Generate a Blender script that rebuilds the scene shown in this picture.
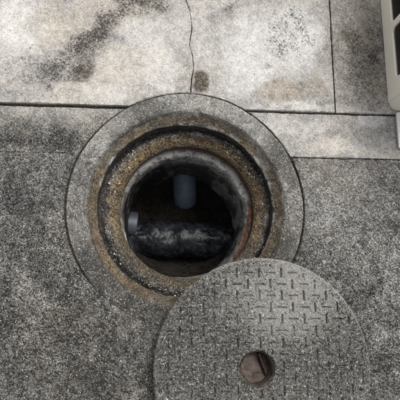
import bpy, bmesh, math, random
import numpy as np
from mathutils import Matrix, Vector
from mathutils.geometry import delaunay_2d_cdt

for o in list(bpy.data.objects): bpy.data.objects.remove(o)
SC = bpy.context.scene
COL = SC.collection
rng = np.random.default_rng(7)
random.seed(7)

# ------------------------------------------------------------------ camera
CAM_R = np.array([[0.9972109, -0.01436239, -0.07324024],
                  [0.00129618, 0.98449448, -0.17541078],
                  [0.07462393, 0.17482661, 0.98176725]])
CAM_C = np.array([-0.05444, -0.19785, 1.2])
FPX = 461.2                                   # focal length in photo pixels (photo is 400 wide)
cd = bpy.data.cameras.new('camera'); cam = bpy.data.objects.new('camera', cd); COL.objects.link(cam)
cd.sensor_width = 36.0; cd.sensor_fit = 'HORIZONTAL'; cd.lens = 36.0*FPX/400.0
cd.clip_start = 0.02; cd.clip_end = 500
M = Matrix([[*CAM_R[i], CAM_C[i]] for i in range(3)]+[[0, 0, 0, 1]])
cam.matrix_world = M
SC.camera = cam
SC.render.resolution_x = 1024; SC.render.resolution_y = 1024

# ------------------------------------------------------------------ light (bright overcast)
SUN_EL, SUN_AZ = 60.0, 36.0                   # degrees; azimuth clockwise from +Y
w = bpy.data.worlds.new('World'); SC.world = w; w.use_nodes = True
wn = w.node_tree.nodes; wl = w.node_tree.links; wn.clear()
sky = wn.new('ShaderNodeTexSky'); sky.sky_type = 'NISHITA'; sky.sun_disc = False
sky.sun_elevation = math.radians(SUN_EL); sky.sun_rotation = math.radians(SUN_AZ)
sky.air_density = 1.0; sky.dust_density = 6.0; sky.ozone_density = 1.0
hs = wn.new('ShaderNodeHueSaturation'); hs.inputs['Saturation'].default_value = 0.28
bg = wn.new('ShaderNodeBackground'); bg.inputs['Strength'].default_value = 0.15
wo = wn.new('ShaderNodeOutputWorld')
wl.new(sky.outputs[0], hs.inputs['Color']); wl.new(hs.outputs[0], bg.inputs[0]); wl.new(bg.outputs[0], wo.inputs[0])
sd = bpy.data.lights.new('sun', 'SUN'); sd.energy = 1.25; sd.angle = math.radians(22); sd.color = (1.0, 0.965, 0.92)
sun = bpy.data.objects.new('sun', sd); COL.objects.link(sun)
el, az = math.radians(SUN_EL), math.radians(SUN_AZ)
sun_dir = Vector((math.cos(el)*math.sin(az), math.cos(el)*math.cos(az), math.sin(el)))
sun.rotation_euler = sun_dir.to_track_quat('Z', 'Y').to_euler(); sun.location = sun_dir*6
SC.view_settings.view_transform = 'Standard'; SC.view_settings.look = 'None'
SC.view_settings.gamma = 1.0; SC.view_settings.exposure = 0.30

# ------------------------------------------------------------------ helpers: pixels, noise
def at(px, py, z=0.0):
    """photo pixel -> point on the horizontal plane of height z"""
    d = CAM_R @ np.array([(px-200)/FPX, -(py-200)/FPX, -1.0])
    return CAM_C + d*((z-CAM_C[2])/d[2])

def _h(ix, iy, iz, seed):
    n = (ix.astype(np.int64)*374761393 + iy.astype(np.int64)*668265263 + iz.astype(np.int64)*2147483647 + seed*1274126177) & 0xffffffff
    n = ((n ^ (n >> 13))*1274126177) & 0xffffffff
    n = ((n ^ (n >> 16))*2246822519) & 0xffffffff
    return ((n ^ (n >> 15)) & 0xffffff)/float(0xffffff)

def vnoise(p, scale, seed=0):
    q = np.asarray(p, float)*scale
    if q.shape[1] == 2: q = np.c_[q, np.zeros(len(q))]
    i = np.floor(q).astype(np.int64); f = q-i; f = f*f*(3-2*f)
    r = 0
    for a in (0, 1):
        for b in (0, 1):
            for c in (0, 1):
                wgt = (f[:, 0] if a else 1-f[:, 0])*(f[:, 1] if b else 1-f[:, 1])*(f[:, 2] if c else 1-f[:, 2])
                r = r + wgt*_h(i[:, 0]+a, i[:, 1]+b, i[:, 2]+c, seed)
    return r

def fbm(p, scale, octaves=4, seed=0, gain=0.5):
    s = 0; a = 1; t = 0
    for k in range(octaves):
        s = s + a*(vnoise(p, scale*2**k, seed+k*17)-0.5); t += a; a *= gain
    return s/t*2                                # about -1..1

def sstep(a, b, x):
    t = np.clip((x-a)/(b-a), 0, 1); return t*t*(3-2*t)

# ------------------------------------------------------------------ helpers: objects
def link(name, me, parent=None, mat=None, smooth=False):
    o = bpy.data.objects.new(name, me); COL.objects.link(o)
    if parent is not None: o.parent = parent
    if mat is not None: me.materials.append(mat)
    if smooth:
        me.polygons.foreach_set('use_smooth', [True]*len(me.polygons))
    return o

def pyd(name, v, f, parent=None, mat=None, smooth=False):
    me = bpy.data.meshes.new(name); me.from_pydata([tuple(map(float, a)) for a in v], [], [tuple(map(int, a)) for a in f]); me.update()
    return link(name, me, parent, mat, smooth)

def empty(name, loc=(0, 0, 0), parent=None):
    o = bpy.data.objects.new(name, None); COL.objects.link(o); o.location = loc; o.empty_display_size = 0.05
    if parent: o.parent = parent
    return o

def tag(o, label=None, cat=None, group=None, kind=None):
    if label: o['label'] = label
    if cat: o['category'] = cat
    if group: o['group'] = group
    if kind: o['kind'] = kind
    return o

def setcol(o, name, arr):
    me = o.data; a = me.attributes.new(name, 'FLOAT_COLOR', 'POINT')
    buf = np.ones((len(me.vertices), 4), np.float32); buf[:, :arr.shape[1]] = arr
    a.data.foreach_set('color', buf.ravel())

def lathe(name, prof, nseg, disp=None, parent=None, mat=None, closed=False, centre=(0, 0), smooth=True):
    """prof: (r,z) polyline, disp(P,theta,s)->(dr,dz)"""
    prof = np.array(prof, float); n = len(prof)
    th = np.linspace(0, 2*np.pi, nseg, endpoint=False)
    T, I = np.meshgrid(th, np.arange(n), indexing='ij')
    r = prof[I, 0].ravel(); z = prof[I, 1].ravel(); t = T.ravel()
    if disp is not None:
        P = np.c_[r*np.cos(t), r*np.sin(t), z]
        dr, dz = disp(P, t, I.ravel()/(n-1)); r = r+dr; z = z+dz
    V = np.c_[r*np.cos(t)+centre[0], r*np.sin(t)+centre[1], z]
    F = []
    for i in range(nseg):
        a = i*n; b = ((i+1) % nseg)*n
        for j in range(n-1 if not closed else n):
            k = (j+1) % n
            F.append((a+j, b+j, b+k, a+k))
    return pyd(name, V, F, parent, mat, smooth)

def densify(pts, step):
    out = []
    for i in range(len(pts)-1):
        a = np.array(pts[i], float); b = np.array(pts[i+1], float)
        n = max(1, int(math.ceil(np.linalg.norm(b-a)/step)))
        for k in range(n): out.append(a+(b-a)*k/n)
    out.append(np.array(pts[-1], float)); return np.array(out)

def smooth_prof(pts, step, it=6):
    p = densify(pts, step)
    for _ in range(it): p[1:-1] = 0.25*p[:-2]+0.5*p[1:-1]+0.25*p[2:]
    return p

# ------------------------------------------------------------------ helpers: material nodes
class N:
    def __init__(s, name):
        s.m = bpy.data.materials.new(name); s.m.use_nodes = True
        s.t = s.m.node_tree; s.n = s.t.nodes; s.l = s.t.links
        s.b = s.n['Principled BSDF']; tc = s.n.new('ShaderNodeTexCoord')
        mp = s.n.new('ShaderNodeMapping'); mp.inputs['Rotation'].default_value = (0.71, 0.43, 0.97); mp.inputs['Location'].default_value = (3.1, 1.7, 5.3)
        s.l.new(tc.outputs['Object'], mp.inputs['Vector']); s.obj = mp.outputs[0]
    def put(s, sock, v):
        if hasattr(v, 'is_linked') or isinstance(v, bpy.types.NodeSocket): s.l.new(v, sock)
        elif isinstance(v, (tuple, list)): sock.default_value = (*v, 1.0) if len(v) == 3 and sock.type == 'RGBA' else v
        else: sock.default_value = v
    def noise(s, scale, detail=4, rough=0.6, dist=0.0, vec=None, col=False):
        x = s.n.new('ShaderNodeTexNoise'); x.inputs['Scale'].default_value = scale; x.inputs['Detail'].default_value = detail
        x.inputs['Roughness'].default_value = rough; x.inputs['Distortion'].default_value = dist
        s.l.new(vec or s.obj, x.inputs['Vector']); return x.outputs['Color' if col else 'Fac']
    def voro(s, scale, feature='F1', rand=1.0, vec=None, out='Distance'):
        x = s.n.new('ShaderNodeTexVoronoi'); x.feature = feature; x.inputs['Scale'].default_value = scale
        x.inputs['Randomness'].default_value = rand; s.l.new(vec or s.obj, x.inputs['Vector']); return x.outputs[out]
    def math(s, op, a, b=0.0, clamp=False):
        x = s.n.new('ShaderNodeMath'); x.operation = op; x.use_clamp = clamp
        s.put(x.inputs[0], a); s.put(x.inputs[1], b); return x.outputs[0]
    def step(s, v, a, b, lo=0.0, hi=1.0):
        x = s.n.new('ShaderNodeMapRange'); x.interpolation_type = 'SMOOTHSTEP'
        s.put(x.inputs['Value'], v); s.put(x.inputs['From Min'], a); s.put(x.inputs['From Max'], b)
        s.put(x.inputs['To Min'], lo); s.put(x.inputs['To Max'], hi); return x.outputs['Result']
    def mix(s, fac, a, b, mode='MIX'):
        x = s.n.new('ShaderNodeMix'); x.data_type = 'RGBA'; x.blend_type = mode
        s.put(x.inputs['Factor'], fac); s.put(x.inputs['A'] if False else x.inputs[6], a); s.put(x.inputs[7], b); return x.outputs[2]
    def attr(s, name):
        x = s.n.new('ShaderNodeAttribute'); x.attribute_name = name
        y = s.n.new('ShaderNodeSeparateColor'); s.l.new(x.outputs['Color'], y.inputs[0])
        return y.outputs[0], y.outputs[1], y.outputs[2], x.outputs['Alpha']
    def grains(s, scale):
        """random value per sand grain, and the distance to the grain's middle"""
        v = s.n.new('ShaderNodeTexVoronoi'); v.inputs['Scale'].default_value = scale; s.l.new(s.obj, v.inputs['Vector'])
        c = s.n.new('ShaderNodeSeparateColor'); s.l.new(v.outputs['Color'], c.inputs[0])
        return c.outputs[0], v.outputs['Distance']
    def bump(s, hgt, dist, strength=1.0, prev=None):
        x = s.n.new('ShaderNodeBump'); x.inputs['Distance'].default_value = dist; x.inputs['Strength'].default_value = strength
        s.put(x.inputs['Height'], hgt)
        if prev is not None: s.l.new(prev, x.inputs['Normal'])
        return x.outputs[0]
    def done(s, col, rough=0.9, normal=None, spec=0.3):
        s.put(s.b.inputs['Base Color'], col); s.put(s.b.inputs['Roughness'], rough)
        s.b.inputs['Specular IOR Level'].default_value = spec
        if normal is not None: s.l.new(normal, s.b.inputs['Normal'])
        return s.m

def concrete_mat():
    """stain attribute: R lichen density, G lightness, B warmth, A grain contrast"""
    s = N('weathered_concrete')
    dk, li, wa, gr = s.attr('stain')
    n1 = s.noise(9, 5, 0.70); n2 = s.noise(60, 5, 0.74); n4 = s.noise(210, 3, 0.75)
    gv, gd = s.grains(380)
    dev = lambda n, k: s.math('MULTIPLY', s.math('SUBTRACT', n, 0.5), k)
    l = s.math('ADD', li, dev(n1, 0.55))
    l = s.math('ADD', l, dev(n2, 0.80))
    l = s.math('ADD', s.math('ADD', l, dev(n4, 0.80)), dev(gv, 0.16), True)
    base = s.mix(l, (0.055, 0.052, 0.047), (0.72, 0.71, 0.685))
    # black lichen specks, denser where R is high
    n5 = s.math('ADD', s.math('MULTIPLY', s.noise(150, 4, 0.78, 0.4), 0.62), s.math('MULTIPLY', s.noise(420, 2, 0.7), 0.38))
    th = s.math('SUBTRACT', 0.700, s.math('MULTIPLY', dk, 0.285))
    sp = s.step(n5, th, s.math('ADD', th, 0.09))
    base = s.mix(s.math('MULTIPLY', sp, 0.92), base, (0.026, 0.021, 0.017))
    base = s.mix(s.math('MULTIPLY', s.math('MULTIPLY', s.step(s.voro(44), 0.10, 0.05), s.step(n1, 0.48, 0.58)), 0.75), base, (0.050, 0.045, 0.038))
    # coarse, worn slab: dark matrix with pale sand grains standing out
    cl = s.noise(14, 5, 0.72)
    gm = s.math('ADD', s.math('MULTIPLY', gv, 0.28), s.math('MULTIPLY', n4, 0.72))
    gm = s.math('ADD', gm, s.math('ADD', dev(cl, 0.55), dev(n2, 0.55)))
    gm = s.math('ADD', gm, s.math('MULTIPLY', s.math('SUBTRACT', li, 0.3), 0.35))
    rough = s.mix(s.step(gm, 0.34, 0.58), (0.016, 0.016, 0.015), (0.138, 0.136, 0.127))
    rough = s.mix(s.math('MULTIPLY', s.step(gm, 0.57, 0.74), 0.85), rough, (0.43, 0.425, 0.41))
    rough = s.mix(s.math('MULTIPLY', s.step(s.noise(150, 4, 0.82), 0.60, 0.67), 0.75), rough, (0.55, 0.545, 0.53))
    base = s.mix(gr, base, rough)
    base = s.mix(s.math('MULTIPLY', wa, s.step(n1, 0.25, 0.6)), base, (0.92, 0.79, 0.61), 'MULTIPLY')
    h = s.math('ADD', s.math('MULTIPLY', n4, s.math('ADD', 0.35, s.math('MULTIPLY', gr, 0.7))), s.math('MULTIPLY', n2, 0.6))
    h = s.math('SUBTRACT', h, s.math('MULTIPLY', gd, s.math('MULTIPLY', gr, 0.7)))
    nrm = s.bump(h, 0.0050, 0.9)
    return s.done(base, 0.92, nrm, 0.25)

def ring_mat():
    """concrete frame; attribute stain: R brown deposit, G lightness, B dark grime and painted groove shade, A pitting"""
    s = N('stained_frame_concrete')
    br, li, dk, pt = s.attr('stain')
    n1 = s.noise(13, 5, 0.70); n2 = s.noise(60, 5, 0.75); v = s.voro(165)
    gv, gd = s.grains(400)
    dev = lambda n, k: s.math('MULTIPLY', s.math('SUBTRACT', n, 0.5), k)
    fine = s.math('ADD', s.math('MULTIPLY', s.noise(200, 3, 0.76), 0.72), s.math('MULTIPLY', gv, 0.28))
    l = s.math('ADD', li, dev(n1, 0.8)); l = s.math('ADD', l, dev(n2, 0.9)); l = s.math('ADD', l, dev(fine, 1.1), True)
    base = s.mix(s.math('POWER', l, 1.5), (0.022, 0.022, 0.020), (0.56, 0.55, 0.51))
    brown = s.mix(s.step(s.math('ADD', s.math('MULTIPLY', n2, 0.6), s.math('MULTIPLY', fine, 0.4)), 0.38, 0.64), (0.042, 0.029, 0.016), (0.31, 0.225, 0.120))
    brown = s.mix(s.math('MULTIPLY', s.step(s.noise(8, 5, 0.7), 0.52, 0.70), 0.7), brown, (0.13, 0.060, 0.028))
    base = s.mix(s.math('MULTIPLY', br, s.step(s.math('ADD', n1, dev(n2, 0.6)), 0.28, 0.50)), base, brown)
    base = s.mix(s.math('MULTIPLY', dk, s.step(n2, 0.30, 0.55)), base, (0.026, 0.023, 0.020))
    pits = s.math('MULTIPLY', s.step(s.math('ADD', v, s.math('MULTIPLY', n2, 0.6)), 0.66, 0.42), pt)
    base = s.mix(s.math('MULTIPLY', pits, 0.85), base, (0.022, 0.017, 0.012))
    salt = s.math('MULTIPLY', s.step(fine, 0.62, 0.72), s.step(br, 0.2, 1.0, 0.7, 0.30))
    base = s.mix(salt, base, (0.56, 0.55, 0.52))
    h = s.math('ADD', s.math('MULTIPLY', fine, 0.8), s.math('SUBTRACT', n2, s.math('MULTIPLY', pits, 0.9)))
    return s.done(base, s.step(br, 0, 1, 0.9, 0.75), s.bump(h, 0.0055, 0.9), 0.3)

def lid_mat():
    s = N('worn_lid_concrete')
    li = s.attr('stain')[1]
    n1 = s.noise(10, 4, 0.65); n2 = s.noise(45, 5, 0.72); gv, gd = s.grains(400)
    fine = s.math('ADD', s.math('MULTIPLY', s.noise(230, 3, 0.76), 0.70), s.math('MULTIPLY', gv, 0.30))
    dev = lambda n, k: s.math('MULTIPLY', s.math('SUBTRACT', n, 0.5), k)
    g = s.math('ADD', s.math('ADD', fine, dev(n2, 0.16)), s.math('ADD', dev(n1, 0.12), s.math('MULTIPLY', s.math('SUBTRACT', li, 0.32), 0.45)))
    g = s.math('ADD', g, dev(s.noise(22, 5, 0.72), 0.30))
    base = s.mix(s.step(g, 0.33, 0.62), (0.024, 0.023, 0.021), s.mix(s.step(li, 0.26, 0.58), (0.140, 0.137, 0.124), (0.235, 0.23, 0.21)))
    base = s.mix(s.math('MULTIPLY', s.step(s.noise(160, 4, 0.84), 0.575, 0.65), 0.85), base, (0.56, 0.555, 0.53))
    base = s.mix(s.math('MULTIPLY', s.step(s.noise(120, 4, 0.82, 0.3), 0.45, 0.37), 0.8), base, (0.024, 0.023, 0.020))
    return s.done(base, 0.92, s.bump(s.math('SUBTRACT', s.math('ADD', fine, s.math('MULTIPLY', n2, 0.5)), s.math('MULTIPLY', gd, 0.4)), 0.0030, 0.9), 0.25)

def wall_mat():
    """lower shaft: R lime deposit, G slime"""
    s = N('limed_shaft_concrete')
    li, sl, ru, _ = s.attr('stain')
    n1 = s.noise(16, 6, 0.70, 0.6); n2 = s.noise(80, 6, 0.76); n3 = s.noise(260, 3, 0.75)
    base = s.mix(n2, (0.075, 0.07, 0.06), (0.22, 0.215, 0.20))
    lime = s.math('MULTIPLY', li, s.step(s.math('ADD', s.math('MULTIPLY', n1, 0.45), s.math('MULTIPLY', n2, 0.55)), 0.42, 0.53))
    base = s.mix(lime, base, s.mix(n3, (0.22, 0.21, 0.185), (0.72, 0.71, 0.68)))
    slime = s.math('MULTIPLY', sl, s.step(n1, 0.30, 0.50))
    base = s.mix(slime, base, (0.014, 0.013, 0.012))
    base = s.mix(s.math('MULTIPLY', ru, s.step(n2, 0.3, 0.6)), base, (0.20, 0.085, 0.035))
    return s.done(base, s.step(slime, 0, 1, 0.75, 0.35), s.bump(s.math('ADD', n2, s.math('MULTIPLY', n3, 0.5)), 0.008, 1.0), 0.4)

def plastic_mat(name, col, rough=0.4, bumpd=0.0004, dirt=None, sc=1.0, amt=0.5, spec=0.5):
    s = N(name); n1 = s.noise(22*sc, 6, 0.65); n2 = s.noise(160*sc, 4, 0.65)
    c = s.mix(n1, tuple(0.88*x for x in col), tuple(min(1, 1.08*x) for x in col))
    if dirt: c = s.mix(s.math('MULTIPLY', s.step(s.math('ADD', s.math('MULTIPLY', n1, 0.6), s.math('MULTIPLY', n2, 0.4)), 0.50, 0.66), amt), c, dirt)
    return s.done(c, s.step(n2, 0.3, 0.7, rough*0.8, min(1, rough*1.25)), s.bump(s.math('ADD', n1, n2), bumpd), spec)

def wet_mat(name, col, col2, rough, dist, sc=1.0, spec=0.5):
    s = N(name); n1 = s.noise(18*sc, 5, 0.6, 0.5); n2 = s.noise(75*sc, 5, 0.65); n3 = s.noise(260*sc, 3, 0.6)
    c = s.mix(s.step(s.math('ADD', s.math('MULTIPLY', n1, 0.5), s.math('MULTIPLY', n2, 0.5)), 0.40, 0.62), col, col2)
    h = s.math('ADD', n2, s.math('MULTIPLY', n3, 0.55 if name != 'wet_dark_pipe' else 0.22))
    return s.done(c, s.step(n2, 0.35, 0.65, rough*0.6, rough*1.6), s.bump(h, dist), spec)

def rust_mat():
    s = N('rust'); n1 = s.noise(60, 6, 0.7); n2 = s.noise(300, 4, 0.7)
    c = s.mix(s.step(n1, 0.35, 0.65), (0.045, 0.022, 0.014), (0.19, 0.078, 0.036))
    c = s.mix(s.step(n2, 0.55, 0.7), c, (0.10, 0.07, 0.05))
    return s.done(c, 0.85, s.bump(s.math('ADD', n1, n2), 0.003), 0.3)

def soil_mat():
    s = N('dark_soil'); n1 = s.noise(40, 6, 0.7); n2 = s.noise(260, 4, 0.7)
    return s.done(s.mix(n1, (0.030, 0.027, 0.021), (0.115, 0.104, 0.082)), 0.95, s.bump(s.math('ADD', n1, n2), 0.006), 0.2)

CONC, RING, LIDM, WALL = concrete_mat(), ring_mat(), lid_mat(), wall_mat()
RUST, SOIL = rust_mat(), soil_mat()
DRUST = wet_mat('dark_rust', (0.012, 0.007, 0.006), (0.040, 0.018, 0.013), 0.5, 0.003)
BEIGE = plastic_mat('beige_plastic', (0.90, 0.835, 0.70), 0.42, 0.0003, (0.45, 0.41, 0.33), 1.0, 0.25)
PALE = plastic_mat('pale_plastic', (0.70, 0.69, 0.65), 0.5, 0.0003, (0.36, 0.34, 0.30), 1.0, 0.35)
BLACKP = plastic_mat('black_plastic', (0.012, 0.013, 0.016), 0.35, 0.0006)
PIPE = plastic_mat('blue_grey_pipe_plastic', (0.105, 0.135, 0.185), 0.42, 0.0012, (0.035, 0.036, 0.038), 1.8, 0.85)
PIPE2 = plastic_mat('pale_grey_pipe_plastic', (0.055, 0.068, 0.088), 0.45, 0.0008, (0.10, 0.10, 0.10), 1.5, 0.6)
WETPIPE = wet_mat('wet_dark_pipe', (0.006, 0.007, 0.009), (0.024, 0.028, 0.034), 0.21, 0.0022, 0.9, 0.28)
SLUDGE = wet_mat('wet_sludge', (0.006, 0.005, 0.004), (0.022, 0.016, 0.010), 0.20, 0.014)
GRITM = plastic_mat('pale_grit', (0.52, 0.51, 0.48), 0.9, 0.0005, (0.25, 0.24, 0.21), 3.0, 0.6, 0.2)

# ------------------------------------------------------------------ ground and pavement
RO = 0.3140                                     # outer radius of the round frame
def rcut(th):
    d = (np.degrees(th)+180) % 360-180
    g = 0.0004-0.0019*np.where((d < -55) & (d > -140), sstep(-55, -70, d)*sstep(-140, -126, d), 0)+0.0034*(sstep(-62, -35, d)-sstep(24, 30, d))+0.0032*np.where(d > 0, sstep(143, 152, d), sstep(138, 150, -d))
    c = np.c_[np.cos(th), np.sin(th)]
    return RO+g+0.0007*fbm(c, 14, 3, 5)

def big_sheet():
    v = []; f = []
    rs = [0.3138, 0.33, 0.6, 1.4, 4, 12, 60]; n = 240
    for r in rs:
        for k in range(n): v.append((r*math.cos(2*math.pi*k/n), r*math.sin(2*math.pi*k/n), -0.0105))
    for j in range(len(rs)-1):
        for k in range(n): f.append((j*n+k, (j+1)*n+k, (j+1)*n+(k+1) % n, j*n+(k+1) % n))
    return tag(pyd('ground', v, f, None, SOIL), kind='structure')
big_sheet()
pavement = tag(empty('pavement'), kind='structure')

def cut_ring(poly, long_way):
    """densified CCW outline; the run inside the frame's circle becomes an arc"""
    P = np.array(poly); th = np.arctan2(P[:, 1], P[:, 0]); inside = np.hypot(P[:, 0], P[:, 1]) < rcut(th)
    if not inside.any(): return P
    i0 = [i for i in range(len(P)) if inside[i] and not inside[i-1]][0]
    P = np.roll(P, -i0, 0); inside = np.roll(inside, -i0)
    n = int(np.argmin(inside)) if not inside.all() else len(P)
    t0 = math.atan2(P[0, 1], P[0, 0]); t1 = math.atan2(P[n-1, 1], P[n-1, 0])
    d = (t1-t0+math.pi) % (2*math.pi)-math.pi
    if long_way: d = d-2*math.pi*np.sign(d)
    k = max(4, int(abs(d)*0.315/0.0035)); tt = t0+d*np.linspace(0, 1, k)
    rr = rcut(tt)
    return np.vstack([np.c_[rr*np.cos(tt), rr*np.sin(tt)], P[n:]])

def pip(Q, P):
    x, y = Q[:, 0], Q[:, 1]; r = np.zeros(len(Q), bool); j = len(P)-1
    for i in range(len(P)):
        xi, yi = P[i]; xj, yj = P[j]
        if (yi > y.min() or yj > y.min()) and yi != yj:
            c = ((yi > y) != (yj > y)) & (x < (xj-xi)*(y-yi)/(yj-yi)+xi); r ^= c
        j = i
    return r

VIS = (-0.72, 0.78, -0.66, 0.80)
def outline(corners):
    pts = []
    n = len(corners)
    for i in range(n):
        a = np.array(corners[i], float); b = np.array(corners[(i+1) % n], float)
        L = np.linalg.norm(b-a); k = max(1, int(L/0.004)); s = np.linspace(0, 1, k, endpoint=False)
        q = a+(b-a)*s[:, None]
        vis = (q[:, 0] > VIS[0]) & (q[:, 0] < VIS[1]) & (q[:, 1] > VIS[2]) & (q[:, 1] < VIS[3])
        keep = vis | (np.arange(k) % 12 == 0); pts.append(q[keep])
    return np.vstack(pts)

def px2w(b):                                     # stain list in photo pixels -> metres on the ground
    c = at(b[0], b[1]); k = 0.00262
    return (c[0], c[1], b[2]*k*1.2, b[3]*k*1.2, math.radians(b[4]), b[5], b[6], b[7], b[8])
# x, y, rx, ry, rot(deg, counter-clockwise), lichen, light, warm, weight
STAINS = [px2w(b) for b in [
    (22, 28, 34, 34, 0, .58, .90, .05, 1), (12, 60, 26, 20, 0, .48, .70, .05, .8), (70, 16, 42, 22, 15, .30, .62, .50, .9),
    (55, 40, 16, 12, 20, .30, .70, .50, .8), (135, 8, 42, 24, 25, .62, .56, .40, 1), (108, 32, 34, 24, 40, .66, .55, .35, .9), (140, 4, 30, 14, 25, .88, .50, .35, 1), (106, 34, 24, 14, 42, 1.0, .46, .30, 1),
    (86, 56, 24, 16, 45, .95, .46, .25, 1), (40, 70, 40, 18, 20, .60, .52, .10, .9), (54, 76, 24, 13, 25, .90, .40, .10, 1), (88, 70, 11, 16, -30, .75, .24, .75, 1),
    (22, 94, 30, 8, 0, .55, .50, .1, .8), (150, 36, 26, 22, 0, .12, .76, .10, 1), (125, 66, 28, 22, 0, .15, .74, .42, 1), (65, 88, 22, 7, 0, .25, .66, .35, .7),
    (160, 70, 22, 22, 0, .06, .80, .15, 1), (110, 92, 24, 10, 0, .10, .78, .20, .9), (175, 28, 12, 26, 0, .15, .70, .10, .8),
    (205, 40, 14, 34, 0, .12, .66, .05, .8), (215, 18, 10, 9, 0, .35, .42, .05, .8), (233, 12, 7, 9, 0, .65, .36, .05, .9),
    (250, 50, 30, 44, 0, .12, .84, -.05, 1), (295, 40, 30, 36, 0, .66, .84, -.1, 1), (276, 36, 18, 22, 0, .82, .80, -.1, .9), (300, 28, 12, 14, 0, .85, .80, -.1, .8), (240, 84, 22, 14, 0, .05, .78, .0, .9),
    (288, 93, 40, 12, 0, .35, .47, .60, .95), (318, 88, 14, 14, 0, .35, .47, .55, .8), (303, 84, 5, 5, 0, .7, .4, .1, .8), (262, 66, 5, 4, -30, .55, .55, .0, .8),
    (300, 108, 34, 2.5, -1, .0, .82, .05, .9),
    (360, 45, 36, 80, 0, .40, .34, .45, 1), (345, 12, 14, 20, 0, .35, .42, .25, 1), (358, 52, 20, 36, 0, .60, .27, .55, 1), (341, 62, 7, 32, 0, .25, .44, .20, .8), (366, 85, 14, 16, 0, .45, .29, .6, .9),
    (374, 56, 8, 12, 0, .75, .22, .15, .9), (350, 104, 26, 6, 0, .30, .36, .30, .8),
    (285, 128, 22, 12, 0, .15, .66, .10, 1), (312, 126, 24, 9, 0, .20, .66, .10, .9), (374, 122, 18, 8, -10, .12, .74, .0, .9), (340, 146, 34, 10, 0, .10, .76, .35, 1),
    (333, 132, 16, 6, 25, .35, .44, .2, .8), (370, 138, 16, 10, 0, .35, .44, .05, .8), (392, 152, 12, 6, 0, .35, .45, .05, .7),
    (12, 124, 26, 14, 0, .45, .42, .35, 1), (50, 120, 24, 10, 0, .40, .44, .10, .9), (78, 117, 10, 6, 0, .15, .66, .2, .8), (30, 140, 32, 9, 0, .60, .36, .22, 1), (62, 138, 14, 14, 0, .70, .28, .05, .9),
    (30, 152, 34, 1.6, -1, .0, .80, .05, .8),
]]
PATCH = (*at(201, 82)[:2], 0.0215, 0.032)

def slab_attr(V, zone):
    n = len(V); P = V[:, :2]
    lo = fbm(P, 3.0, 4, 31); mid = fbm(P, 9, 4, 57); hi = fbm(P, 38, 3, 91)
    if zone == 'rough':
        R = 0.25+0.2*lo; G = 0.29+0.07*lo+0.10*mid+0.06*hi; B = 0.06+0.18*mid; A = 0.88+0.1*lo
        # darker, browner towards the ring's lower left, paler by the joint
        for (px, py, r, dR, dG, dB, dA) in [(60, 330, 90, .0, -.10, .16, .0), (100, 385, 70, .0, -.08, .12, .0), (55, 300, 40, 0, .05, .15, 0), (370, 240, 90, 0, .06, 0, 0), (20, 210, 60, .10, -.03, 0, .1), (15, 290, 50, -.1, .03, 0, .1),
                                            (350, 215, 70, -.15, .06, 0, .12), (330, 172, 60, -.1, .02, .2, -.25), (320, 205, 26, -.2, .16, -.1, .1), (40, 165, 60, .25, -.06, .05, -.1), (375, 330, 70, -.05, .0, .0, .15), (135, 305, 22, .1, .05, .25, -.25), (110, 270, 40, .1, .0, .0, .0), (290, 262, 30, .15, -.05, 0, 0)]:
            c = at(px, py); k = np.exp(-((P[:, 0]-c[0])**2+(P[:, 1]-c[1])**2)/(r*0.00262)**2)
            R += dR*k; G += dG*k; B += dB*k; A += dA*k
    else:
        R = 0.25+0.25*lo; G = 0.60+0.12*mid; B = 0.25+0.25*lo; A = np.full(n, 0.10)
        if zone == 'strip': G = 0.50+0.12*mid; A[:] = 0.15
        wob = np.c_[fbm(P, 16, 5, 11, 0.65), fbm(P, 16, 5, 12, 0.65)]*0.040
        Q = P+wob
        for (cx, cy, rx, ry, a, r, g, b, wt) in STAINS:
            dx = Q[:, 0]-cx; dy = Q[:, 1]-cy; ca, sa = math.cos(a), math.sin(a)
            u = (dx*ca+dy*sa)/rx; v = (-dx*sa+dy*ca)/ry
            k = wt*(1-sstep(0.50, 1.10, np.hypot(u, v)))
            R += (r-R)*wt*(1-sstep(0.15, 1.45, np.hypot(u, v))); G += (g-G)*k; B += (b-B)*k
        if zone == 'main':                       # small damp mortar patch below the crack
            q = P+np.c_[fbm(P, 60, 2, 3), fbm(P, 60, 2, 4)]*0.003
            e = (np.abs((q[:, 0]-PATCH[0])/PATCH[2])**4+np.abs((q[:, 1]-PATCH[1])/PATCH[3])**4)**0.25
            k = 1-sstep(0.80, 1.12, e); R += (0.45-R)*k; G += (0.14-G)*k; B += (0.75-B)*k; A += (0.2-A)*k
    if zone == 'strip':                          # the left half is as coarse as the slab below it
        k = sstep(0.02, -0.1, P[:, 0])*sstep(0.275, 0.18, P[:, 1]+0.03*mid); A += 0.62*k; G -= 0.10*k; A += 0.1*sstep(0.02, -0.1, P[:, 0])
    if zone != 'rough': G = G*0.92-0.075; B = B*0.9+0.08; R = R+0.34*fbm(P, 30, 4, 161, 0.65)+0.02
    return np.clip(np.c_[R, G, np.clip(B, 0, 1), A], 0, 1)

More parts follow.
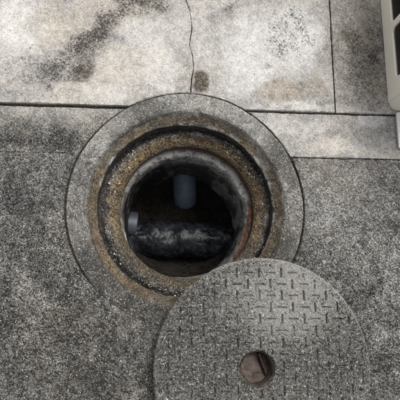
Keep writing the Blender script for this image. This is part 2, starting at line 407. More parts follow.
YJ, YK, XJ = 0.2675, 0.1385, 0.4155              # upper joint, lower joint, cross joint
def make_slab(poly, z, zone, bev=0.0022, under=0.05, relief=0.0010, step=0.0058):
    P = np.array(poly)
    d = np.roll(P, -1, 0)-np.roll(P, 1, 0); d /= np.linalg.norm(d, axis=1)[:, None]+1e-9
    nrm = np.c_[d[:, 1], -d[:, 0]]               # outward for CCW
    wig = 0.0011*fbm(P, 40, 3, 21)+0.0009*fbm(P, 160, 2, 22)
    P = P-nrm*np.abs(wig)[:, None]
    b = bev*(0.55+2.6*np.clip(fbm(P, 30, 4, 33, 0.6), -0.12, 1))
    thp = np.degrees(np.arctan2(P[:, 1], P[:, 0])); rp = np.hypot(P[:, 0], P[:, 1])
    b = np.where((rp < 0.322) & (thp > -142) & (thp < -52), b*0.10, b)
    b = np.where((np.abs(P[:, 1]-YK) < 0.004) & (P[:, 0] < 0), b*0.12, b)
    T = P-nrm*b[:, None]
    x0, x1, y0, y1 = VIS
    gx = np.arange(x0, x1, step); gy = np.arange(y0, y1, step)
    G = np.array(np.meshgrid(gx, gy)).reshape(2, -1).T+rng.uniform(-0.3, 0.3, (len(gx)*len(gy), 2))*step
    C2 = np.array(np.meshgrid(np.arange(-2.2, 2.2, 0.08), np.arange(-2.2, 2.2, 0.08))).reshape(2, -1).T
    C2 = C2[~((C2[:, 0] > x0) & (C2[:, 0] < x1) & (C2[:, 1] > y0) & (C2[:, 1] < y1))]
    G = np.vstack([G, C2])
    lo, hi = T.min(0), T.max(0)
    G = G[(G[:, 0] > lo[0]) & (G[:, 0] < hi[0]) & (G[:, 1] > lo[1]) & (G[:, 1] < hi[1])]
    G = G[pip(G, T)]
    n = len(T)
    vv = [Vector((float(a), float(c))) for a, c in np.vstack([T, G])]
    ev = [(i, (i+1) % n) for i in range(n)]
    ov, oe, of, orig, _, _ = delaunay_2d_cdt(vv, ev, [], 1, 1e-7, True)
    V2 = np.array([(a.x, a.y) for a in ov]); mp = {}
    for k, lst in enumerate(orig):
        for j in lst: mp[j] = k
    zz = z+relief*(fbm(V2, 6, 3, 61)+0.7*fbm(V2, 45, 3, 62))
    tri = np.array([tuple(f) for f in of]); tri = tri[pip(V2[tri].mean(1), T)]
    faces = [tuple(f) for f in tri]
    V = np.c_[V2, zz]; m = len(V)
    loop = [mp[i] for i in range(n)]
    mid = np.c_[P, V[loop, 2]-b*1.1]; low = np.c_[P, np.full(n, z-under)]
    V = np.vstack([V, mid, low])
    for i in range(n):
        j = (i+1) % n
        faces.append((loop[i], m+i, m+j, loop[j])); faces.append((m+i, m+n+i, m+n+j, m+j))
    o = pyd('concrete_slab', V, faces, pavement, CONC, False)
    setcol(o, 'stain', slab_attr(V, zone))
    return o

crack = [at(*p)[:2] for p in [(184, -60), (187.5, -30), (186, 0), (190, 12), (191.8, 28.5), (189.4, 45), (192.4, 57), (193.6, 69), (191.5, 79.5), (190.8, 93), (190.5, 112)]]
crack = densify(crack, 0.004); crack[:, 0] += 0.0016*fbm(crack, 60, 3, 77)
cw = np.clip(0.0006+0.0013*fbm(crack, 45, 3, 78), 0.0003, 0.0020)
lowc = crack[crack[:, 1] > YJ+0.003][::-1]; cw = cw[crack[:, 1] > YJ+0.003][::-1]   # bottom to top
E_ = 2.2
def chain(*segs): return np.vstack(segs)
def seg(a, b): return densify([a, b], 0.004)[:-1]
def thin(q):
    vis = (q[:, 0] > VIS[0]) & (q[:, 0] < VIS[1]) & (q[:, 1] > VIS[2]) & (q[:, 1] < VIS[3])
    return q[vis | (np.arange(len(q)) % 12 == 0)]
cl = np.c_[lowc[:, 0]-cw, lowc[:, 1]]; cr = np.c_[lowc[:, 0]+cw, lowc[:, 1]]
A1 = thin(chain(seg((-E_, YJ+.003), cl[0]), cl, seg(cl[-1], (cl[-1, 0], E_)), seg((cl[-1, 0], E_), (-E_, E_)), seg((-E_, E_), (-E_, YJ+.003))))
A2 = thin(chain(seg(cr[0], (XJ-.0018, YJ+.003)), seg((XJ-.0018, YJ+.003), (XJ-.0018, E_)), seg((XJ-.0018, E_), (cr[-1, 0], E_)), seg((cr[-1, 0], E_), cr[-1]), cr[::-1][:-1]))
make_slab(cut_ring(A1, False), 0.0035, 'main')
make_slab(cut_ring(A2, False), 0.0030, 'main')
make_slab(cut_ring(outline([(XJ+.0018, YJ+.003), (E_, YJ+.003), (E_, E_), (XJ+.0018, E_)]), False), 0.0015, 'main')
make_slab(cut_ring(outline([(-E_, YK-.0003), (0, YK-.0003), (0, YJ-.003), (-E_, YJ-.003)]), False), -0.0010, 'strip')
make_slab(cut_ring(outline([(0, YK+.0013), (E_, YK+.0013), (E_, YJ-.0022), (0, YJ-.0022)]), False), 0.0010, 'strip')
make_slab(cut_ring(outline([(-E_, -E_), (E_, -E_), (E_, YK-.0005), (-E_, YK-.0005)]), True), -0.0012, 'rough', relief=0.0013)
# plain slabs going on beyond the frame
def plain_slab(x0, x1, y0, y1):
    bm = bmesh.new(); bmesh.ops.create_cube(bm, size=1, matrix=Matrix.Translation(((x0+x1)/2, (y0+y1)/2, -0.0225)) @ Matrix.Diagonal((x1-x0, y1-y0, 0.045, 1)))
    bmesh.ops.bevel(bm, geom=list(bm.edges), offset=0.004, segments=2, affect='EDGES')
    me = bpy.data.meshes.new('concrete_slab'); bm.to_mesh(me); bm.free()
    o = link('concrete_slab', me, pavement, CONC)
    setcol(o, 'stain', np.tile([[0.3, 0.45, 0.2, 0.4]], (len(me.vertices), 1)))
for ix in range(-2, 3):
    for iy in range(-2, 3):
        if ix or iy: plain_slab(ix*4.404-2.2, ix*4.404+2.2, iy*4.404-2.2, iy*4.404+2.2)

# ------------------------------------------------------------------ round frame of the chamber
frame = tag(empty('open_manhole', (0, 0, 0)), 'open round manhole with stained concrete ring and deep limed shaft', 'manhole')
def collar_disp(P, t, s):
    a = fbm(P, 9, 3, 41)*0.0020+fbm(P, 60, 3, 42)*0.0012
    chip = np.clip(fbm(P, 38, 3, 143)-0.18, 0, 1)*0.014*(np.exp(-((P[:, 2]+0.040)/0.006)**2)+0.6*np.exp(-((np.hypot(P[:, 0], P[:, 1])-0.264)/0.006)**2))
    e = (fbm(P, 5, 3, 43)*0.004+fbm(P, 45, 3, 144)*0.0018)*sstep(0.45, 0.7, s)
    return a*0.6+e+chip, a-0.4*chip
cp = smooth_prof([(RO-.0006, -0.07), (RO-.0006, -0.002), (RO-.0022, 0.0002), (0.269, -0.001), (0.2635, -0.0035), (0.258, -0.014), (0.2505, -0.026), (0.2425, -0.036), (0.2385, -0.0395), (0.2380, -0.0425), (0.2400, -0.050), (0.2430, -0.066), (0.2450, -0.112)], 0.0017, 2)
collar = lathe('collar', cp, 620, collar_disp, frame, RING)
V = np.array([v.co[:] for v in collar.data.vertices]); r0 = np.hypot(V[:, 0], V[:, 1])
th = np.arctan2(V[:, 1], V[:, 0]); r = r0+0.004*fbm(V, 20, 3, 44); z = V[:, 2]
lipk = (1-sstep(0.2585, 0.2635, r))
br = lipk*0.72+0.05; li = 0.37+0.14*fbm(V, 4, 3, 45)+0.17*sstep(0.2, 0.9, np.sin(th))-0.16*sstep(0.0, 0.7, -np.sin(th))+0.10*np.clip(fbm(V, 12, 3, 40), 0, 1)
dk = 0.75*np.clip(fbm(V, 8, 4, 46, 0.6)*1.6+0.1, 0, 1)*(r > 0.258)+0.9*sstep(-0.041, -0.052, z)*(r0 < 0.255)+0.30*sstep(0.25, 0.9, -np.sin(th))+0.75*np.clip(fbm(V, 11, 4, 49, 0.6)*1.8, 0, 1)*lipk  # grime patches, plus shade painted into the undercut below the lip
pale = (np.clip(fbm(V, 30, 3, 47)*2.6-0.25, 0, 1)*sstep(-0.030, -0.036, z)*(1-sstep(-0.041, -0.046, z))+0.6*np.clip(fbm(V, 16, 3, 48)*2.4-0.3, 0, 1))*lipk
br = br*(1-0.8*np.clip(pale, 0, 1)); li = li+0.30*pale
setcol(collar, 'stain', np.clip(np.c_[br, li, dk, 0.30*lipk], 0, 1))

HC = (0.000, -0.006)                             # the lower hole sits a little off-centre
SCN = (0.007, 0.003)
def seat_disp(P, t, s):
    a = fbm(P, 14, 3, 51)*0.0030+fbm(P, 90, 4, 52, 0.6)*0.0026
    pit = np.clip(vnoise(P, 150, 53)-0.58, 0, 1)*0.011
    a = a+0.004*np.clip(fbm(P, 30, 4, 57, 0.6), -0.5, 1)*sstep(0.215, 0.235, np.hypot(P[:, 0], P[:, 1]))
    return a*0.7, a-pit
sp_ = smooth_prof([(0.258, -0.106), (0.2475, -0.103), (0.2385, -0.098), (0.2325, -0.0925), (0.226, -0.0900), (0.216, -0.0905), (0.2065, -0.0960), (0.1985, -0.1040), (0.1935, -0.114), (0.1920, -0.126), (0.1935, -0.136), (0.202, -0.143)], 0.0018, 3)
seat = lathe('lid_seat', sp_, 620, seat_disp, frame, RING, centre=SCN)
V = np.array([v.co[:] for v in seat.data.vertices]); r0 = np.hypot(V[:, 0]-SCN[0], V[:, 1]-SCN[1]); th = np.arctan2(V[:, 1], V[:, 0])
n_ = fbm(V, 13, 3, 55); r = r0+0.006*fbm(V, 24, 3, 54)
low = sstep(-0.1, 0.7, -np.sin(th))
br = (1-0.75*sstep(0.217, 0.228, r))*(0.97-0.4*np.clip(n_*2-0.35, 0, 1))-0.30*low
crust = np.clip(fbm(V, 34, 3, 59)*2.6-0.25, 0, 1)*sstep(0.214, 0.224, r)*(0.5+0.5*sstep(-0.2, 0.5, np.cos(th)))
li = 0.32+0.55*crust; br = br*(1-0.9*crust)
dk = 0.65*sstep(0.2325, 0.238, r0)+0.2*low+0.30*np.clip(fbm(V, 6, 3, 58), 0, 1)+0.35*low*(1-crust)+0.7*sstep(0.1955, 0.192, r0)*sstep(-0.3, 0.5, V[:, 0]*4+V[:, 1]*3)  # dark stains, plus shade painted into the outer groove under the overhang
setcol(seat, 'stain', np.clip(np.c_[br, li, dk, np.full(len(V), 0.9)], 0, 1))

# ------------------------------------------------------------------ shaft
def wall_disp(P, t, s):
    a = fbm(P, 12, 4, 71)*0.008+fbm(P, 55, 4, 72, 0.6)*0.0045
    rim = 0.010*fbm(P, 26, 4, 73, 0.6)*(1-sstep(0.0, 0.3, s))
    return a*0.7+rim, a*0.5*(1-sstep(0.0, 0.3, s))
wp = smooth_prof([(0.235, -0.152), (0.212, -0.147), (0.196, -0.146), (0.186, -0.151), (0.1815, -0.166), (0.183, -0.30), (0.184, -0.58)], 0.0042, 2)
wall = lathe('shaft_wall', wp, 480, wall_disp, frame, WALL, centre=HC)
V = np.array([v.co[:] for v in wall.data.vertices]); z = V[:, 2]; th = np.arctan2(V[:, 1], V[:, 0])
n_ = fbm(V, 11, 4, 75); nd = fbm(np.c_[V[:, 0]*1.0, V[:, 1]*1.0, V[:, 2]*0.35], 24, 4, 76)
lime = np.clip(sstep(-0.215, -0.165, z+0.09*n_+0.06*nd)*sstep(-0.75, -0.25, np.sin(th)+0.3*n_)+np.clip(nd*3.6+0.05, 0, 1)*sstep(-0.5, 0.5, np.cos(th-0.45)), 0, 1)
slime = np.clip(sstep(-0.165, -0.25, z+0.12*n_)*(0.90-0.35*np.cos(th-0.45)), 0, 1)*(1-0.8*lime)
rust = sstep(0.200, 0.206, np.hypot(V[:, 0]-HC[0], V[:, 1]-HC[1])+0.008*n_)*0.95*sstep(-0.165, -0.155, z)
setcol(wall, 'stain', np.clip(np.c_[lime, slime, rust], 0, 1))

# shaft bed of sludge
def sludge():
    n, m = 150, 60; v = []; f = []
    tt = np.linspace(0, 2*np.pi, n, endpoint=False); rr = np.linspace(0.0, 0.195, m)
    P = np.array([(r_*math.cos(t_), r_*math.sin(t_)) for r_ in rr for t_ in tt])
    z = -0.484+0.046*fbm(P, 13, 4, 81)+0.006*fbm(np.c_[P[:, 0]*.5, P[:, 1]*1.6], 60, 3, 82)+0.05*sstep(0.12, 0.19, np.hypot(P[:, 0], P[:, 1]))
    z += 0.035*sstep(-0.10, -0.17, P[:, 1])
    for j in range(m-1):
        for k in range(n): f.append((j*n+k, (j+1)*n+k, (j+1)*n+(k+1) % n, j*n+(k+1) % n))
    ico = bmesh.new(); bmesh.ops.create_icosphere(ico, subdivisions=1, radius=1.0)
    bv = np.array([q.co[:] for q in ico.verts]); bf = np.array([[q.index for q in g.verts] for g in ico.faces]); ico.free()
    P = np.c_[P[:, 0], P[:, 1], z]
    for k in range(90):                          # lumps and small rubble half sunk in it
        a = rng.uniform(0, 6.28); r_ = rng.uniform(0.05, 0.175); x, y = r_*math.cos(a), r_*math.sin(a); s_ = 0.003+0.010*rng.uniform()**3
        f += [tuple(t) for t in bf+len(P)]
        P = np.vstack([P, bv*np.array([1, rng.uniform(.6, 1), .6])*s_*(1+rng.uniform(-.3, .3, (len(bv), 1)))+np.array([x, y, -0.486+0.05*sstep(0.12, 0.19, r_)+0.035*sstep(-0.10, -0.17, y)])])
    z = P[:, 2]
    o = pyd('sludge', np.c_[P[:, 0]+HC[0], P[:, 1]+HC[1], z], f, None, SLUDGE, True)
    tag(o, 'wet dark brown sludge on the bottom of the shaft', 'sludge', kind='stuff')
sludge()

# ------------------------------------------------------------------ pipes in the shaft
def tube(name, a, b, ro, ri, mat, parent, nseg=56, nl=26, wob=0.0, seed=0, bead=0.0015):
    """hollow pipe from a to b with rounded ends"""
    a, b = np.array(a, float), np.array(b, float); ax = b-a; L = np.linalg.norm(ax); ax /= L
    u = np.cross(ax, [0, 0, 1]); u /= np.linalg.norm(u); w_ = np.cross(u, ax)
    prof = [(ri, 0.0), (ro-bead, 0.0), (ro, bead)]+[(ro, s_) for s_ in np.linspace(bead, L-bead, nl)[1:-1]]+[(ro, L-bead), (ro-bead, L), (ri+bead, L), (ri, L-bead)]
    V = []; n = len(prof)
    for k in range(nseg):
        t = 2*math.pi*k/nseg
        for (r_, s_) in prof: V.append(a+ax*s_+(u*math.cos(t)+w_*math.sin(t))*r_)
    V = np.array(V)
    if wob: 
        dirn = V-(a+np.outer((V-a)@ax, ax)); V = V+dirn/ro*(wob*fbm(V, 20, 4, seed))[:, None]
    F = [(i*n+j, ((i+1) % nseg)*n+j, ((i+1) % nseg)*n+(j+1) % n, i*n+(j+1) % n) for i in range(nseg) for j in range(n)]
    return pyd(name, V, F, parent, mat, True)

ip = tag(empty('inlet_pipe', (0.009, 0.19, -0.445)), 'grimy blue-grey plastic pipe elbow jutting from the shaft wall and bending down', 'pipe')
def sweep(name, path, ro, ri, mat, parent, nseg=48):
    path = np.array(path, float); V = []; F = []; m = len(path)
    rad = [ro]*m; rad[-1] = ro-0.0012
    rows = [(path[i], rad[i], i) for i in range(m)]+[(path[i], ri, i) for i in range(m-1, -1, -1)]
    for p, r_, i in rows:
        d = path[min(i+1, m-1)]-path[max(i-1, 0)]; d /= np.linalg.norm(d)
        u = np.array([1.0, 0.0, 0.0]); u -= d*(u@d); u /= np.linalg.norm(u); w_ = np.cross(d, u)
        for k in range(nseg): t = 2*math.pi*k/nseg; V.append(p+(u*math.cos(t)+w_*math.sin(t))*r_)
    for j_ in range(len(rows)):
        q = (j_+1) % len(rows)
        for k in range(nseg): F.append((j_*nseg+k, j_*nseg+(k+1) % nseg, q*nseg+(k+1) % nseg, q*nseg+k))
    return pyd(name, V, F, parent, mat, True)
bend = [(0, 0.025, 0.006), (0, 0.0, 0.004), (0, -0.020, 0.002)]
for k in range(1, 13):
    a = math.radians(62*k/12); bend.append((0, -0.020-0.072*math.sin(a), 0.002-0.072*(1-math.cos(a))))
e_ = np.array(bend[-1]); d_ = e_-np.array(bend[-2]); d_ /= np.linalg.norm(d_); bend += [tuple(e_+d_*0.006), tuple(e_+d_*0.012)]
sweep('elbow', bend, 0.0430, 0.0375, PIPE, ip)
tube('pipe_collar', (0, 0.03, 0.006), (0, -0.006, 0.003), 0.0465, 0.0440, PIPE, ip, nl=6)
ip.rotation_euler[2] = math.radians(4)
dp = tag(empty('drain_pipe', (-0.19, -0.045, -0.462)), 'large wet black-grey pipe lying across the bottom of the shaft', 'pipe')
tube('pipe_barrel', (-0.01, 0, 0), (0.372, -0.004, -0.004), 0.0640, 0.058, WETPIPE, dp, nseg=96, nl=120, wob=0.013, seed=5)
bp = tag(empty('branch_pipe', (-0.18, 0.0, -0.42)), 'short grey pipe end poking from the shaft wall above the large wet pipe', 'pipe')
tube('pipe_barrel', (-0.03, 0.006, 0.012), (0.022, 0.000, 0.003), 0.0440, 0.0385, PIPE2, bp)

# rusty strap lying in the gap below the lid seat
def strap(name, pts, wdt, thk, label):
    pts = np.array(pts, float); pts = smooth_prof(pts, 0.006, 4); v = []; f = []
    base = pts[0].copy()
    for i, p in enumerate(pts):
        d = pts[min(i+1, len(pts)-1)]-pts[max(i-1, 0)]; d /= np.linalg.norm(d)
        inw = np.array([-p[0], -p[1], 0.0]); inw /= np.linalg.norm(inw); inw -= d*(inw@d); inw /= np.linalg.norm(inw)
        up = np.cross(d, inw); up = up if up[2] > 0 else -up
        n1 = 0.0016*(random.random()-.5); ww = wdt*(0.9+0.25*random.random())
        face = (inw*0.75+up*0.66); face /= np.linalg.norm(face); side = np.cross(d, face)
        for (a, c) in ((-1, -1), (1, -1), (1, 1), (-1, 1)): v.append(p-base+side*(a*ww/2+n1)+face*c*thk/2)
    for i in range(len(pts)-1):
        for k in range(4): f.append((i*4+k, i*4+(k+1) % 4, (i+1)*4+(k+1) % 4, (i+1)*4+k))
    f.append((3, 2, 1, 0)); e = (len(pts)-1)*4; f.append((e, e+1, e+2, e+3))
    o = pyd(name, v, f, None, RUST); o.location = base
    bv = o.modifiers.new('b', 'BEVEL'); bv.width = 0.0008; bv.segments = 2
    return tag(o, label, 'metal strap')
strap('rusty_strap', [(0.196, 0.030, -0.139), (0.194, -0.010, -0.137), (0.188, -0.045, -0.135), (0.174, -0.085, -0.134), (0.148, -0.130, -0.137)], 0.0105, 0.004, 'long rust-brown metal strap in the gap between lid seat and shaft rim')
strap('rusty_strap', [(0.180, -0.030, -0.141), (0.172, -0.060, -0.141), (0.158, -0.092, -0.142)], 0.0040, 0.003, 'thin short rusty strap beside the longer one, under the lid seat')

# ------------------------------------------------------------------ lid
LC = (0.184, -0.4015); LR = 0.2640; LT = 0.057; FC = (-0.015, -0.0005); FR = 0.0425
lid = tag(empty('manhole_cover', (LC[0], LC[1], 0.0018)), 'round worn concrete lid with dash pattern and finger hole, lying partly over the opening', 'manhole cover')
def lid_disc():
    st = 0.00135; g = np.arange(-LR, LR, st)
    G = np.array(np.meshgrid(g, g)).reshape(2, -1).T; G = G+rng.uniform(-.18, .18, G.shape)*st
    rr = np.hypot(*G.T); rf = np.hypot(G[:, 0]-FC[0], G[:, 1]-FC[1])
    G = G[(rr < LR-0.0065) & (rf > FR+0.0042)]
    nr = 760; t = np.linspace(0, 2*np.pi, nr, endpoint=False); c = np.c_[np.cos(t), np.sin(t)]
    redge = LR-0.0012*np.abs(fbm(c, 7, 3, 101))-0.0022*np.clip(fbm(c, 24, 3, 102)-0.35, 0, 1)*3
    O = c*(redge-0.0048)[:, None]
    nf = 150; tf = np.linspace(0, 2*np.pi, nf, endpoint=False); cf = np.c_[np.cos(tf), np.sin(tf)]
    rfi = FR+0.0012*fbm(cf, 5, 3, 103)
    I = cf*(rfi+0.0032)[:, None]+np.array(FC)
    pts = np.vstack([O, I, G])
    ev = [(i, (i+1) % nr) for i in range(nr)]+[(nr+i, nr+(i+1) % nf) for i in range(nf)]
    ov, oe, of, orig, _, _ = delaunay_2d_cdt([Vector((float(a), float(b))) for a, b in pts], ev, [], 1, 1e-8, True)
    V2 = np.array([(a.x, a.y) for a in ov]); mp = {}
    for k, l in enumerate(orig):
        for j in l: mp[j] = k
    tri = np.array([tuple(f) for f in of]); cen = V2[tri].mean(1)
    tri = tri[np.hypot(cen[:, 0]-FC[0], cen[:, 1]-FC[1]) > FR*0.98]
    # cast dashes, alternately upright and level, recessed
    pit = 0.0278; q = V2-np.array([-0.0066, 0.004])
    u = q/pit; ci = np.round(u); loc = (u-ci)*pit; up = (ci.sum(1) % 2) == 0
    hw, hl = 0.0016, 0.0120
    along = np.where(up, loc[:, 1], loc[:, 0]); across = np.where(up, loc[:, 0], loc[:, 1])
    across = across+0.0007*fbm(V2, 60, 2, 104)
    hv = vnoise(np.c_[ci[:, 0]*3.7, ci[:, 1]*5.3], 1.0, 105)
    worn = np.clip(0.70+0.8*fbm(V2, 7, 3, 106)+0.5*(hv-0.4), 0.40, 1.15)*np.where(up, 1.0, 0.75)
    gm = (1-sstep(hw*0.55, hw*1.55, np.abs(across)))*(1-sstep(hl*0.82, hl*1.08, np.abs(along)))
    rad = np.hypot(*V2.T); gm = gm*(rad < LR-0.016)
    gm = gm*(np.hypot(V2[:, 0]-FC[0], V2[:, 1]-FC[1]) > FR+0.006)
    z = LT-0.0085*gm*worn+0.0010*fbm(V2, 11, 3, 107)+0.0009*fbm(V2, 120, 3, 108, 0.65)
    z -= 0.0030*np.clip(vnoise(V2, 230, 109)-0.72, 0, 1)*3
    V = np.c_[V2, z]; m = len(V); F = [tuple(x) for x in tri]
    L1 = [mp[i] for i in range(nr)]
    e1 = np.c_[c*(redge-0.0014)[:, None], V[L1, 2]-0.0016]; e2 = np.c_[c*redge[:, None], V[L1, 2]-0.0055]
    e3 = np.c_[c*(redge-0.004)[:, None], np.full(nr, 0.004)]; e4 = np.c_[c*(redge-0.007)[:, None], np.full(nr, 0.0)]
    V = np.vstack([V, e1, e2, e3, e4, [[0, 0, 0]]]); prev = L1
    for k in range(4):
        cur = list(range(m+k*nr, m+(k+1)*nr))
        for i in range(nr): j = (i+1) % nr; F.append((prev[i], cur[i], cur[j], prev[j]))
        prev = cur
    cc = len(V)-1
    for i in range(nr): F.append((prev[i], cc, prev[(i+1) % nr]))
    L2 = [mp[nr+i] for i in range(nf)]; m2 = len(V)
    f1 = np.c_[cf*rfi[:, None]+np.array(FC), V[L2, 2]-0.0035]; f2 = np.c_[cf*(rfi-0.0005)[:, None]+np.array(FC), np.full(nf, 0.02)]
    V = np.vstack([V, f1, f2]); prev = L2
    for k in range(2):
        cur = list(range(m2+k*nf, m2+(k+1)*nf))
        for i in range(nf): j = (i+1) % nf; F.append((prev[j], cur[j], cur[i], prev[i]))
        prev = cur
    o = pyd('disc', V, F, lid, LIDM, True)
    w2 = V[:, :2]+np.array(LC); G_ = 0.31+0.14*fbm(w2, 8, 4, 110)+0.10*sstep(LR-0.010, LR-0.004, np.hypot(V[:, 0], V[:, 1]))
    for (px, py, r_, d) in [(300, 290, 46, .34), (200, 360, 50, -.05), (330, 380, 40, -.05), (235, 275, 26, .06)]:
        cpt = at(px, py, 0.057); G_ = G_+d*np.exp(-((w2[:, 0]-cpt[0])**2+(w2[:, 1]-cpt[1])**2)/(r_*.0026)**2)
    setcol(o, 'stain', np.clip(np.c_[G_*0, G_, G_*0], 0, 1))
lid_disc()
CUPM = (lambda s: s.done(s.mix(s.step(s.noise(45, 6, 0.68, 0.8), 0.36, 0.62), (0.026, 0.015, 0.010), (0.085, 0.066, 0.052)), 0.6,
        s.bump(s.noise(120, 5, 0.6), 0.003), 0.4))(N('muddy_cup'))
cupp = [(FR-0.0012, 0.0520), (FR-0.0040, 0.050), (FR-0.0050, 0.036), (FR-0.0060, 0.012), (FR-0.009, 0.0075), (FR-0.014, 0.0075), (0.012, 0.0090), (0.0005, 0.0095)]
def cup_disp(P, t, s_):
    k = sstep(0.3, 0.62, s_); tilt = 0.30*(-P[:, 0]*0.85-P[:, 1]*0.45)   # packed mud, higher on one side
    return 0.0008*fbm(P, 40, 3, 120), 0.0025*fbm(P, 45, 3, 121)*k+np.maximum(tilt+0.010, -0.002)*k
cup = lathe('finger_cup', smooth_prof(cupp, 0.0018, 3), 90, cup_disp, lid, CUPM)
cup.location = (FC[0], FC[1], 0)
pin = tube('lifting_pin', (0.010, 0.0335, 0.026), (0.029, -0.020, 0.022), 0.0040, 0.0008, DRUST, lid, 16, 12, 0.002, 9, 0.001)
pin.location = (FC[0], FC[1], 0)

# ------------------------------------------------------------------ crate
def rrect(x0, x1, y0, y1, r, n=6):
    out = []
    for (cx, cy, a0) in ((x1-r, y1-r, 0), (x0+r, y1-r, 90), (x0+r, y0+r, 180), (x1-r, y0+r, 270)):
        for k in range(n+1):
            a = math.radians(a0+90*k/n); out.append((cx+r*math.cos(a), cy+r*math.sin(a)))
    return out
def panel(name, outer, holes, thk, mtx, parent, mat):
    """flat plate with rounded openings, extruded and bevelled"""
    pts = list(outer); ev = [(i, (i+1) % len(outer)) for i in range(len(outer))]
    for h_ in holes:
        s_ = len(pts); pts += h_; ev += [(s_+i, s_+(i+1) % len(h_)) for i in range(len(h_))]
    ov, _, of, _, _, _ = delaunay_2d_cdt([Vector(p) for p in pts], ev, [], 1, 1e-7, True)
    V2 = np.array([(a.x, a.y) for a in ov]); tri = np.array([tuple(f) for f in of]); cen = V2[tri].mean(1)
    keep = np.ones(len(tri), bool)
    for h_ in holes: keep &= ~pip(cen, np.array(h_))
    bm = bmesh.new(); vs = [bm.verts.new((a, b, -thk/2)) for a, b in V2]
    fs = [bm.faces.new([vs[i] for i in f]) for f in tri[keep]]
    bmesh.ops.recalc_face_normals(bm, faces=fs)
    ex = bmesh.ops.extrude_face_region(bm, geom=fs)
    bmesh.ops.translate(bm, verts=[g for g in ex['geom'] if isinstance(g, bmesh.types.BMVert)], vec=(0, 0, thk))
    bmesh.ops.recalc_face_normals(bm, faces=bm.faces)
    sharp = [e for e in bm.edges if len(e.link_faces) == 2 and e.calc_face_angle(0) > 1.0]
    bmesh.ops.bevel(bm, geom=sharp, offset=0.0012, segments=2, affect='EDGES', clamp_overlap=True)
    bmesh.ops.transform(bm, matrix=mtx, verts=bm.verts)
    me = bpy.data.meshes.new(name); bm.to_mesh(me); bm.free()
    return link(name, me, parent, mat)
CW, CD, CH, CRN = 0.36, 0.52, 0.26, 0.024
crate = tag(empty('plastic_crate', (0.5695, 0.2785, 0.003)), 'beige plastic crate with open slotted sides, standing on the slabs', 'crate')
def side(L, holes, mtx): panel('slotted_side', [(CRN, 0.0), (L-CRN, 0.0), (L-CRN, CH), (CRN, CH)], holes, 0.006, mtx, crate, BEIGE)
RX = Matrix.Rotation(math.pi/2, 4, 'X')
zt = 0.19
yh = [(0.078, 0.222), (0.242, 0.374), (0.394, 0.452)]
hl_ = [rrect(a, b, 0.052, zt, 0.014) for a, b in yh]
hs_ = [rrect(a, b, 0.052, zt, 0.014) for a, b in ((0.07, 0.17), (0.19, 0.29))]
side(CD, hl_, Matrix.Translation((0.003, 0, 0)) @ Matrix.Rotation(math.pi/2, 4, 'Z') @ RX)
side(CD, hl_, Matrix.Translation((CW-0.003, 0, 0)) @ Matrix.Rotation(math.pi/2, 4, 'Z') @ RX)
side(CW, hs_, Matrix.Translation((0, 0.003, 0)) @ RX)
side(CW, hs_, Matrix.Translation((0, CD-0.003, 0)) @ RX)
for (cx, cy, a0) in ((CRN, CRN, 180), (CW-CRN, CRN, 270), (CW-CRN, CD-CRN, 0), (CRN, CD-CRN, 90)):
    v = []; f = []; n = 14
    zs = [0.0, 0.003, 0.010, CH-0.004, CH]; sh = [0.004, 0.0012, 0, 0, 0.0015]
    for zz, s_ in zip(zs, sh):
        for k in range(n+1):
            a = math.radians(a0+90*k/n)
            for rr_ in (CRN-s_, CRN-0.006+s_*0.5): v.append((cx+rr_*math.cos(a), cy+rr_*math.sin(a), zz))
    w_ = 2*(n+1)
    for j in range(len(zs)-1):
        for k in range(n):
            b0 = j*w_+2*k; f += [(b0, b0+2, b0+w_+2, b0+w_), (b0+1, b0+w_+1, b0+w_+3, b0+3)]
    for k in range(n):
        b0 = 2*k; f.append((b0, b0+1, b0+3, b0+2)); b0 = (len(zs)-1)*w_+2*k; f.append((b0, b0+2, b0+3, b0+1))
    pyd('corner_post', v, f, crate, BEIGE, True)
def frame_rail(name, x0, x1, y0, y1, z0, z1, inner):
    o_ = rrect(x0, x1, y0, y1, CRN+0.004, 8); i_ = rrect(x0+inner, x1-inner, y0+inner, y1-inner, CRN-0.004, 8)
    panel(name, o_, [i_], z1-z0, Matrix.Translation((0, 0, (z0+z1)/2)), crate, BEIGE)
frame_rail('rim', -0.006, CW+0.006, -0.006, CD+0.006, CH+0.001, CH+0.014, 0.016)
panel('crate_floor', rrect(0.008, CW-0.008, 0.008, CD-0.008, 0.016), [], 0.005, Matrix.Translation((0, 0, 0.010)), crate, BEIGE)
def filler():  # black filling added so the crate's side openings look dark
    o_ = np.array(rrect(0.018, CW-0.018, 0.018, CD-0.018, 0.02, 8)); n = len(o_); c = o_.mean(0); v = []; f = []
    lev = [(0.015, 0.93), (0.03, 0.97), (0.10, 0.985), (0.17, 0.975), (0.215, 0.985), (0.222, 0.96), (0.205, 0.90), (0.14, 0.88)]
    for k, (zz, s_) in enumerate(lev):
        for i, p in enumerate(o_):
            wv = 1+0.012*math.sin(i*2.3+k*1.7); q = c+(p-c)*s_*wv; q = np.clip(q, [0.010, 0.010], [CW-0.010, CD-0.010]); v.append((*q, zz+0.004*math.sin(i*1.1)*(1 if 2 < k < 7 else 0.1)))
    for j in range(len(lev)-1):
        for i in range(n): f.append((j*n+i, j*n+(i+1) % n, (j+1)*n+(i+1) % n, (j+1)*n+i))
    v.append((*c, 0.150)); e = (len(lev)-1)*n
    for i in range(n): f.append((e+i, e+(i+1) % n, len(v)-1))
    o = pyd('dark_filler', v, f, crate, BLACKP, True); o['label'] = 'added crumpled black plastic liner inside the beige crate'
filler()

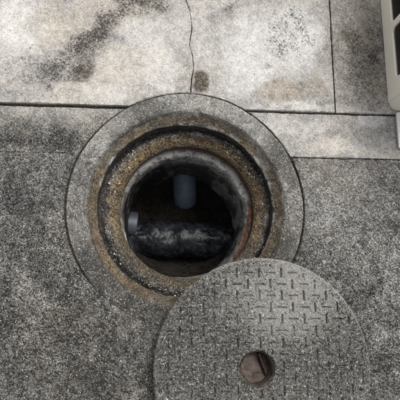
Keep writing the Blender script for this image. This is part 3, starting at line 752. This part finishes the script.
# pale board lying flat against the crate
def board():
    x0, y0, wd, dp_, th_ = 0.5870, 0.1685, 0.26, 0.1040, 0.011
    e = tag(empty('plastic_board', (x0, y0, 0.0025)), 'flat pale plastic board lying against the front of the beige crate', 'board')
    panel('board_plate', rrect(0, wd, 0, dp_, 0.004), [], 0.007, Matrix.Translation((0, 0, th_-0.0035)), e, PALE)
    panel('board_rib', rrect(0.004, wd-0.004, 0.004, dp_-0.004, 0.003), [rrect(0.010, wd-0.010, 0.010, dp_-0.010, 0.003)], th_-0.007, Matrix.Translation((0, 0, (th_-0.0072)/2)), e, PALE)
board()

# ------------------------------------------------------------------ loose grit on the paving
def grit():
    ico = bmesh.new(); bmesh.ops.create_icosphere(ico, subdivisions=1, radius=1.0)
    bv = np.array([v.co[:] for v in ico.verts]); bf = np.array([[v.index for v in f.verts] for f in ico.faces]); ico.free()
    V = []; F = []; c = 0
    def add(x, y, z, s_):
        nonlocal c
        k = bv*np.array([1, rng.uniform(.6, 1), rng.uniform(.4, .7)])*s_*(1+rng.uniform(-.22, .22, (len(bv), 1)))
        a = rng.uniform(0, 6.28); R_ = np.array([[math.cos(a), -math.sin(a), 0], [math.sin(a), math.cos(a), 0], [0, 0, 1]])
        V.append(k @ R_.T+np.array([x, y, z+s_*0.35])); F.append(bf+c); c += len(bv)
    n = 0
    while n < 1500:
        x, y = rng.uniform(-0.55, 0.64), rng.uniform(-0.52, 0.135)
        if math.hypot(x-LC[0], y-LC[1]) < LR+0.003 or math.hypot(x, y) < 0.322: continue
        if vnoise(np.array([[x, y]]), 9, 131)[0] < rng.uniform(0.2, 0.9): continue
        add(x, y, -0.0012, 0.0006+0.0012*rng.uniform()**3); n += 1
    for k in range(260):
        a = rng.uniform(0, 6.28); r_ = rng.uniform(0.268, 0.312); add(r_*math.cos(a), r_*math.sin(a), -0.004-0.30*max(0, 0.284-r_), 0.0007+0.0014*rng.uniform()**3) if r_ > 0.284 else None
    for k in range(420):
        a = rng.uniform(0, 6.28); r_ = LR*0.97*math.sqrt(rng.uniform()); x, y = r_*math.cos(a), r_*math.sin(a)
        if math.hypot(x-FC[0], y-FC[1]) > FR+0.005: add(x+LC[0], y+LC[1], LT+0.0015, 0.0006+0.0013*rng.uniform()**3)
    for k in range(420):                        # crumbs lying in the groove and on the lid seat
        a = rng.uniform(0, 6.28); r_ = rng.choice([rng.uniform(0.205, 0.232), rng.uniform(0.232, 0.240)])
        if vnoise(np.array([[a*2, 0.3]]), 3, 133)[0] < rng.uniform(0.3, 0.8): continue
        add(r_*math.cos(a)+SCN[0], r_*math.sin(a)+SCN[1], -0.0915-0.7*max(0, r_-0.233)-0.35*max(0, 0.215-r_), 0.0010+0.0024*rng.uniform()**3)
    o = pyd('grit', np.vstack(V), np.vstack(F), None, GRITM)
    tag(o, 'loose pale grit scattered over the paving and the lid', 'grit', kind='stuff')
grit()

# moss and dirt crumbs along the frame's edge and in the joints
def moss():
    ico = bmesh.new(); bmesh.ops.create_icosphere(ico, subdivisions=1, radius=1.0)
    bv = np.array([v.co[:] for v in ico.verts]); bf = np.array([[v.index for v in f.verts] for f in ico.faces]); ico.free()
    V = []; F = []
    def add(x, y, z, s_):
        F.append(bf+len(V)*len(bv)); V.append(bv*np.array([1, rng.uniform(.6, 1), rng.uniform(.35, .6)])*s_*(1+rng.uniform(-.35, .35, (len(bv), 1)))+np.array([x, y, z]))
    for k in range(900):
        a = math.radians(rng.choice([rng.uniform(24, 78), rng.uniform(100, 215), rng.uniform(-50, 24)], p=[.5, .3, .2]))
        if vnoise(np.array([[a, 0.5]]), 9, 151)[0] < rng.uniform(0.25, 0.8): continue
        r_ = 0.3155+rng.normal(0, 0.0011); add(r_*math.cos(a), r_*math.sin(a), -0.0025, 0.0010+0.0014*rng.uniform()**2)
    for k in range(1300):
        if k % 3: x, y = rng.uniform(-0.55, 0.64), YJ+rng.normal(0, 0.0022)
        elif k % 2: x, y = XJ+rng.normal(0, 0.0012), rng.uniform(YJ, 0.68)
        else: x, y = rng.uniform(0.28, 0.62), YK+rng.normal(0, 0.0010)
        if math.hypot(x, y) < 0.316 or vnoise(np.array([[x, y]]), 14, 152)[0] < rng.uniform(0.2, 0.75): continue
        add(x, y, -0.0050+0.0020*rng.uniform(), 0.0009+0.0017*rng.uniform()**2)
    m = N('moss'); a = m.noise(180, 4, 0.7); b = m.noise(40, 3, 0.6)
    c = m.mix(m.step(b, 0.4, 0.6), m.mix(a, (0.025, 0.023, 0.014), (0.10, 0.09, 0.065)), m.mix(a, (0.022, 0.028, 0.010), (0.075, 0.080, 0.032)))
    o = pyd('moss', np.vstack(V), np.vstack(F), None, m.done(c, 0.95, None, 0.1), True)
    tag(o, 'dark moss and dirt crumbs along the slab joints and ring edge', 'moss', kind='stuff')
moss()
